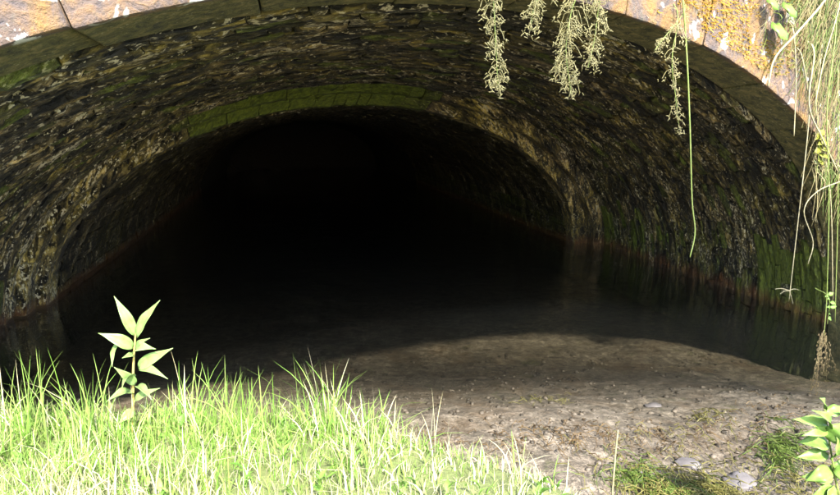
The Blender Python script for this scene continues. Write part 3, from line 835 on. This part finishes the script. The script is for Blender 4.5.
stem_thing('hanging_stem', [(836, 28), (827, 110), (829, 190), (827, 290), (824, 335)], 0.11, 0.0048, 0.0025, 'green_stem', 'long green stem ending in the brown seed head above the water', group=GV)
stem_thing('hanging_stem', [(822, 48), (816, 108), (830, 190), (833, 300)], 0.08, 0.004, 0.0025, 'straw', 'thin straw stem swaying close left of the frame edge', group=GV)
stem_thing('hanging_stem', [(840, 2), (824, 60), (815, 104)], 0.12, 0.005, 0.003, 'straw', 'straight straw stem slanting from the top right corner', group=GV)
stem_thing('hanging_stem', [(838, 95), (838, 200), (835, 322)], 0.06, 0.004, 0.0025, 'green_stem', 'rightmost green stem hanging straight beside the frame edge', group=GV)
# fork at the end of the slanting stem
c = on_face(789, 292, 0.09)
for k, (x, y) in enumerate([(775, 289), (780, 294), (799, 290), (793, 304)]):
    mb = MB(); tube(mb, spline([c + ZX * 0.01, on_face((789 + x) / 2, (290 + y) / 2 - 1, 0.09), on_face(x, y, 0.09)], 4), 0.003, 0.0012, 5)
    o = mb.build('twig', 'pale_straw', V3, c)
# brown seed head above the water
rr = random.Random(9)
top = on_face(824, 330, 0.11)
sh = thing('dangling_seed_plant', 'brown beaded seed head dangling over the water near the right edge', 'seed plant', top)
mb = MB(); sb = MB()
for k in range(9):
    x1, y1 = rr.uniform(810, 838), rr.uniform(358, 392); m_ = ((824 + x1) / 2 + rr.uniform(-4, 4), rr.uniform(338, 356))
    o1 = rr.uniform(0.06, 0.16)
    ln = spline([top, on_face(*m_, o1), on_face(x1, y1, o1)], 6); tube(mb, ln, 0.0022, 0.0010, 4)
    for q in ln[3:]:
        for _ in range(2):
            e = q + np.array([rr.uniform(-1, 1), rr.uniform(-1, 1), rr.uniform(-1, 1)]) * 0.014
            tube(sb, [e, e + np.array([rr.uniform(-.4, .4), 0, -1]) * 0.006, e + np.array([rr.uniform(-.4, .4), 0, -1]) * 0.014], 0.0042, 0.0016, 5)
mb.build('stem', 'brown_seed', sh, top); sb.build('seed_cluster', 'brown_seed', sh, top, kind='stuff')
# small leaf spray above it
def spray(name, label, cat, px, py, off, n, size, mat, seed, spread=(10, 14), hang=True):
    rr = random.Random(seed); c = on_face(px, py, off)
    t = thing(name, label, cat, c)
    mb = MB(); st = spline([c + ZX * 0.05 - NX * (off + 0.0), c, on_face(px + rr.uniform(-3, 3), py + spread[1], off)], 5); tube(mb, st, 0.003, 0.0015, 5); mb.build('stem', 'green_stem', t, c)
    for k in range(n):
        q = st[4 + int((k / n) * (len(st) - 5))]
        sgn = 1 if k % 2 else -1
        e = q + UX * sgn * size * rr.uniform(0.6, 1.0) + ZX * size * rr.uniform(-0.5, 0.35) + NX * size * rr.uniform(0, 0.5)
        m1 = MB(); leaf(m1, q, e, size * rr.uniform(0.35, 0.55), NX + ZX * 0.5, 0.1, 0.2, 1.2, 6, 3)
        o = m1.build('leaf', mat, t, q, smooth=True); md = o.modifiers.new('thickness', 'SOLIDIFY'); md.thickness = 0.0007
    return t
spray('leaf_spray', 'small green leaf spray at the lower end of the hanging stems', 'leaf spray', 829, 298, 0.10, 8, 0.055, 'leaf', 4, (8, 26))
# yellow fern: one frond with paired leaflets
spray('fern', 'small yellow fern frond growing on the wall amid hanging stems', 'fern', 819, 138, 0.06, 14, 0.085, 'ygreen', 8, (8, 30))
# round green leaves near the top
for (x, y, rad, lab) in [(781, 30, 0.072, 'large round pale green leaf under the arching straw stem'), (791, 9, 0.062, 'round green leaf at the top edge above the large one'), (774, 3, 0.05, 'smaller green leaf at the top edge, left of the round ones')]:
    c = on_face(x, y, 0.11); st = c + ZX * 0.12 - NX * 0.115 + UX * 0.05
    t = thing('round_leaf', lab, 'leaf', st, 'round leaves on the wall')
    mb = MB(); tube(mb, spline([st, c + ZX * 0.09 - NX * 0.02, c + ZX * rad * 0.9], 4), 0.0028, 0.002, 5); mb.build('stem', 'green_stem', t, st)
    m1 = MB(); nrm = NX * 0.75 + ZX * 0.55; nrm = nrm / np.linalg.norm(nrm); dn = np.cross(UX, nrm); dn = dn if dn[2] < 0 else -dn
    v = [c + nrm * 0.012]; 
    nseg = 20
    for k in range(nseg):
        a = 2 * math.pi * k / nseg; rr_ = rad * (0.9 + 0.1 * math.cos(3 * a)) * (1 - 0.28 * math.exp(-((a - math.pi) / 0.35) ** 2))
        v.append(c + (dn * math.cos(a) + UX * math.sin(a) * 0.85) * rr_ * 0.55 + nrm * 0.004)
    for k in range(nseg):
        a = 2 * math.pi * k / nseg; rr_ = rad * (1 + 0.06 * math.cos(3 * a)) * (1 - 0.35 * math.exp(-((a - math.pi) / 0.3) ** 2))
        v.append(c + (dn * math.cos(a) + UX * math.sin(a) * 0.85) * rr_ + nrm * (-0.006 + 0.006 * math.cos(5 * a)))
    f = [(0, 1 + k, 1 + (k + 1) % nseg) for k in range(nseg)] + [(1 + k, 1 + nseg + k, 1 + nseg + (k + 1) % nseg, 1 + (k + 1) % nseg) for k in range(nseg)]
    m1.add(v, f); o = m1.build('leaf_blade', 'leaf', t, c, smooth=True); md = o.modifiers.new('thickness', 'SOLIDIFY'); md.thickness = 0.001

# curtain of fine dead and green grass trailing down the wall at the right
rr = random.Random(21); mb = MB()
for k in range(1500):
    x = 845 - abs(rr.gauss(0, 1)) * 42 + 8; y = rr.uniform(-40, 60) if rr.random() < .7 else rr.uniform(40, 170)
    if x < 760: continue
    if y > 60 and x < 812: continue
    if x < 800 and y > 35: continue
    L_ = rr.uniform(15, 75) * (0.5 if x < 805 else 1.0); off = rr.uniform(0.01, 0.10)
    p_ = on_face(x, y, 0.0); 
    q_ = on_face(x + rr.uniform(-16, 12), y + L_, off); mid = (p_ + q_) / 2 + NX * rr.uniform(0.01, 0.05) + ZX * rr.uniform(0, 0.05)
    g_ = rr.random()
    col = (0.11 + .12 * g_, 0.09 + .10 * g_, 0.035 + .05 * g_) if rr.random() < 0.6 else (0.05 + .07 * g_, 0.08 + .08 * g_, 0.012 + .02 * g_)
    tube(mb, spline([p_ - NX * 0.02, mid, q_], 3), 0.0034, 0.0010, 3, col)
o = mb.build('trailing_grass', 'blade', None, np.zeros(3))
tag(o, 'mat of fine dead and green grass trailing down the wall at top right', 'grass', kind='stuff')
# lichen-gold moss cushions on the face at top right
rr = random.Random(5); mb = MB()
for k in range(9000):
    x, y = rr.uniform(630, 870), rr.uniform(-40, 130)
    p_ = on_face(x, y, 0.0); t_ = (p_ - C0) @ UX
    if inside_ring(t_, p_[2], 0.06): continue
    if vnoise(x / 22.0, y / 30.0, 4) + 0.4 * vnoise(x / 7.0, y / 9.0, 6) < (0.74 if x < 760 else 0.62): continue
    a = NX * rr.uniform(0.008, 0.02) + UX * rr.uniform(-.012, .012) - ZX * rr.uniform(-0.004, .022)
    g_ = rr.random(); col = (0.19 + .14 * g_, 0.105 + .09 * g_, 0.008 + .012 * g_) if x + rr.gauss(0, 18) < 765 else (0.09 + .08 * g_, 0.085 + .07 * g_, 0.018 + .02 * g_)
    tube(mb, [p_ + NX * 0.03, p_ + NX * 0.038 + a * 0.6, p_ + NX * 0.04 + a], rr.uniform(0.0015, 0.006), 0.001, 3, col)
o = mb.build('wall_moss', 'blade', None, np.zeros(3))
tag(o, 'golden tufted moss growing on the sunlit wall right of the arch', 'moss', kind='stuff')

# ------------------------------------------------------------------ under the water: stones, gravel, weed
def rock(r_, flat, seed, subdiv=2):
    bm = bmesh.new(); bmesh.ops.create_icosphere(bm, subdivisions=subdiv, radius=1.0)
    rr = np.random.default_rng(seed); ph = rr.uniform(0, 6.3, 9)
    v = []
    for q in bm.verts:
        c = np.array(q.co); k = 1 + 0.16 * math.sin(2.3 * c[0] + ph[0]) * math.sin(2.1 * c[1] + ph[1]) + 0.12 * math.sin(4.7 * c[2] + ph[2] + 3 * c[0]) + 0.06 * math.sin(9 * c[1] + ph[3])
        v.append(c * k * np.array([r_ * rr.uniform(.97, 1.03), r_ * 0.75, r_ * flat]))
    bm.verts.index_update(); f = [tuple(q.index for q in fc.verts) for fc in bm.faces]; bm.free(); return v, f
for (x, y, r_, lab, sd) in [(741, 470, 0.10, 'pale lilac-grey flat stone under shallow water near the leafy plant', 1), (690, 452, 0.07, 'small whitish stone in the shallows left of the pale lilac stone', 2),
                            (642, 470, 0.06, 'small pale stone beside the bleached stalk', 4), (655, 380, 0.06, 'low grey stone in mid stream', 5)]:
    c = on_level(x, y, -0.05); c[2] = float(height(c[0], c[1])) + r_ * 0.08
    v, f = rock(r_, 0.24, sd, 3); m1 = MB(); an = sd * 1.3
    v = [c + np.array([q[0] * math.cos(an) - q[1] * math.sin(an), q[0] * math.sin(an) + q[1] * math.cos(an), q[2]]) for q in v]
    m1.add(v, f); o = m1.build('stone', 'pale_stone' if sd != 3 else 'mortar', None, c, smooth=True); tag(o, lab, 'stone', 'loose stones in the stream')
r = np.random.default_rng(8); mb = MB()
proto = [rock(1.0, 0.55, 40 + k, 1) for k in range(5)]
for k in range(3200):
    y = 2.0 + 4.2 * r.random() ** 1.3; x = r.uniform(-0.9, 3.4)
    if vnoise(x * 2.2, y * 2.2, 12) + 0.35 * r.random() < 0.50: continue
    z = float(height(x, y))
    if z > 0.12: continue
    s_ = 0.006 + 0.022 * r.random() ** 3; v, f = proto[k % 5]; a = r.uniform(0, 6.3); ca, sa = math.cos(a), math.sin(a)
    g_ = r.random(); g_ = g_ ** 2; col = (0.035 + .11 * g_, 0.028 + .09 * g_, 0.020 + .07 * g_)
    mb.add([(x + s_ * (q[0] * ca - q[1] * sa), y + s_ * (q[0] * sa + q[1] * ca), z + s_ * (q[2] + 0.15)) for q in v], f, col)
o = mb.build('gravel', 'pebble', None, np.zeros(3), smooth=True)
tag(o, 'fine brown gravel scattered over the stream bed', 'gravel', kind='stuff')
# weed strands combed by the flow, and brown dead stalks among them
r = np.random.default_rng(19); mb = MB(); flow = -AX
def strands(px, py, spx, spy, n, L0, cols, seed):
    rr = np.random.default_rng(seed)
    for k in range(n):
        c = on_level(px + rr.normal(0, spx), py + rr.normal(0, spy), -0.06)
        zb = float(height(c[0], c[1])) 
        if zb > 0.2 or c[1] < 1.2: continue
        L_ = L0 * rr.uniform(0.4, 1.1); a = rr.normal(0, 0.45)
        d_ = np.array([flow[0] * math.cos(a) - flow[1] * math.sin(a), flow[0] * math.sin(a) + flow[1] * math.cos(a), 0])
        P = []
        for t in (0, 0.35, 0.7, 1.0):
            q = c + d_ * L_ * t + np.array([-d_[1], d_[0], 0]) * 0.02 * math.sin(4 * t + k)
            q[2] = max(float(height(q[0], q[1])) + 0.004, min(-0.006, zb + 0.035 * math.sin(math.pi * min(t + .15, 1)))) if zb < -0.01 else float(height(q[0], q[1])) + 0.005 + 0.012 * t * rr.random()
            P.append(q)
        g_ = rr.random(); c1, c2 = cols
        tube(mb, P, 0.0030, 0.0010, 3, tuple(np.array(c1) * (1 - g_) + np.array(c2) * g_))
GRN = ((0.045, 0.075, 0.008), (0.10, 0.14, 0.025)); BRN = ((0.055, 0.032, 0.012), (0.13, 0.085, 0.035)); OLV = ((0.09, 0.085, 0.018), (0.17, 0.15, 0.045))
strands(772, 440, 11, 12, 170, 0.22, GRN, 1); strands(695, 482, 30, 10, 230, 0.20, OLV, 2); strands(635, 470, 16, 10, 130, 0.16, GRN, 12); strands(672, 492, 20, 8, 120, 0.16, GRN, 13)
strands(560, 437, 60, 8, 90, 0.13, BRN, 3); strands(650, 462, 50, 14, 70, 0.13, OLV, 4)
strands(706, 400, 10, 5, 40, 0.12, OLV, 5); strands(545, 375, 14, 4, 25, 0.10, OLV, 6); strands(760, 405, 40, 14, 60, 0.10, BRN, 7); strands(610, 425, 90, 9, 120, 0.07, BRN, 21); strands(700, 430, 60, 14, 90, 0.08, OLV, 22)
strands(660, 488, 30, 8, 120, 0.16, OLV, 8); strands(800, 470, 26, 18, 110, 0.16, OLV, 9)
o = mb.build('water_weed', 'weed', None, np.zeros(3))
tag(o, 'green and rusty brown weed strands combed over the stream bed', 'water weed', kind='stuff')

# ------------------------------------------------------------------ unseen tree, added behind the viewer so its crown softens sun on the stream bed
base = np.array([6.4, -4.4, 0.0]); base[2] = float(height(base[0], base[1])) - 0.05
tree = thing('added_shade_tree', 'added slender leafy tree, unseen behind the viewer, put in to shade the stream', 'tree', base)
rr = random.Random(77); mb = MB()
cr = np.array([3.6, -4.0, 7.95])
tube(mb, spline([base, base + [0.1, 0.1, 3.0], base + [-0.4, 0.2, 6.1], base + [-1.4, 0.3, 7.4], cr], 6), 0.16, 0.03, 9)
for k in range(16):
    st = base + np.array([-1.4, 0.3, 7.4]) + (cr - base - np.array([-1.4, 0.3, 7.4])) * rr.random(); a = rr.uniform(0, 6.3)
    e = cr + np.array([math.cos(a) * 1.9, math.sin(a) * 0.35, rr.uniform(-0.5, 0.5)])
    tube(mb, spline([st, (st + e) / 2 + ZX * 0.15, e], 4), 0.018, 0.006, 5)
mb.build('trunk', 'brown_seed', tree, base)
nl_ = 3600; r = np.random.default_rng(55)
g3 = r.normal(0, 1, (nl_, 3)); g3 /= np.linalg.norm(g3, axis=1)[:, None]
P3 = cr + g3 * (r.uniform(0, 1, nl_) ** 0.42)[:, None] * np.array([2.7, 0.45, 0.68])  # flat leaf cloud, shaped to thin the sunlight reaching the bed
a3 = r.normal(0, 1, (nl_, 3)); a3 /= np.linalg.norm(a3, axis=1)[:, None]
b3 = np.cross(a3, r.normal(0, 1, (nl_, 3))); b3 /= np.linalg.norm(b3, axis=1)[:, None]
sz = r.uniform(0.05, 0.09, nl_)[:, None]
V3_ = np.stack([P3, P3 + a3 * sz * 0.5 + b3 * sz * 0.32, P3 + a3 * sz, P3 + a3 * sz * 0.5 - b3 * sz * 0.32], 1).reshape(-1, 3)
mb = MB(); mb.v = [tuple(q) for q in V3_.tolist()]; mb.f = [(4 * k, 4 * k + 1, 4 * k + 2, 4 * k + 3) for k in range(nl_)]
mb.c = np.repeat(np.c_[r.uniform(0.04, 0.07, nl_), r.uniform(0.08, 0.12, nl_), r.uniform(0.012, 0.03, nl_)], 4, 0).tolist(); mb.a = [0.0] * len(mb.v)
mb.build('crown', 'blade', tree, base, kind='stuff')
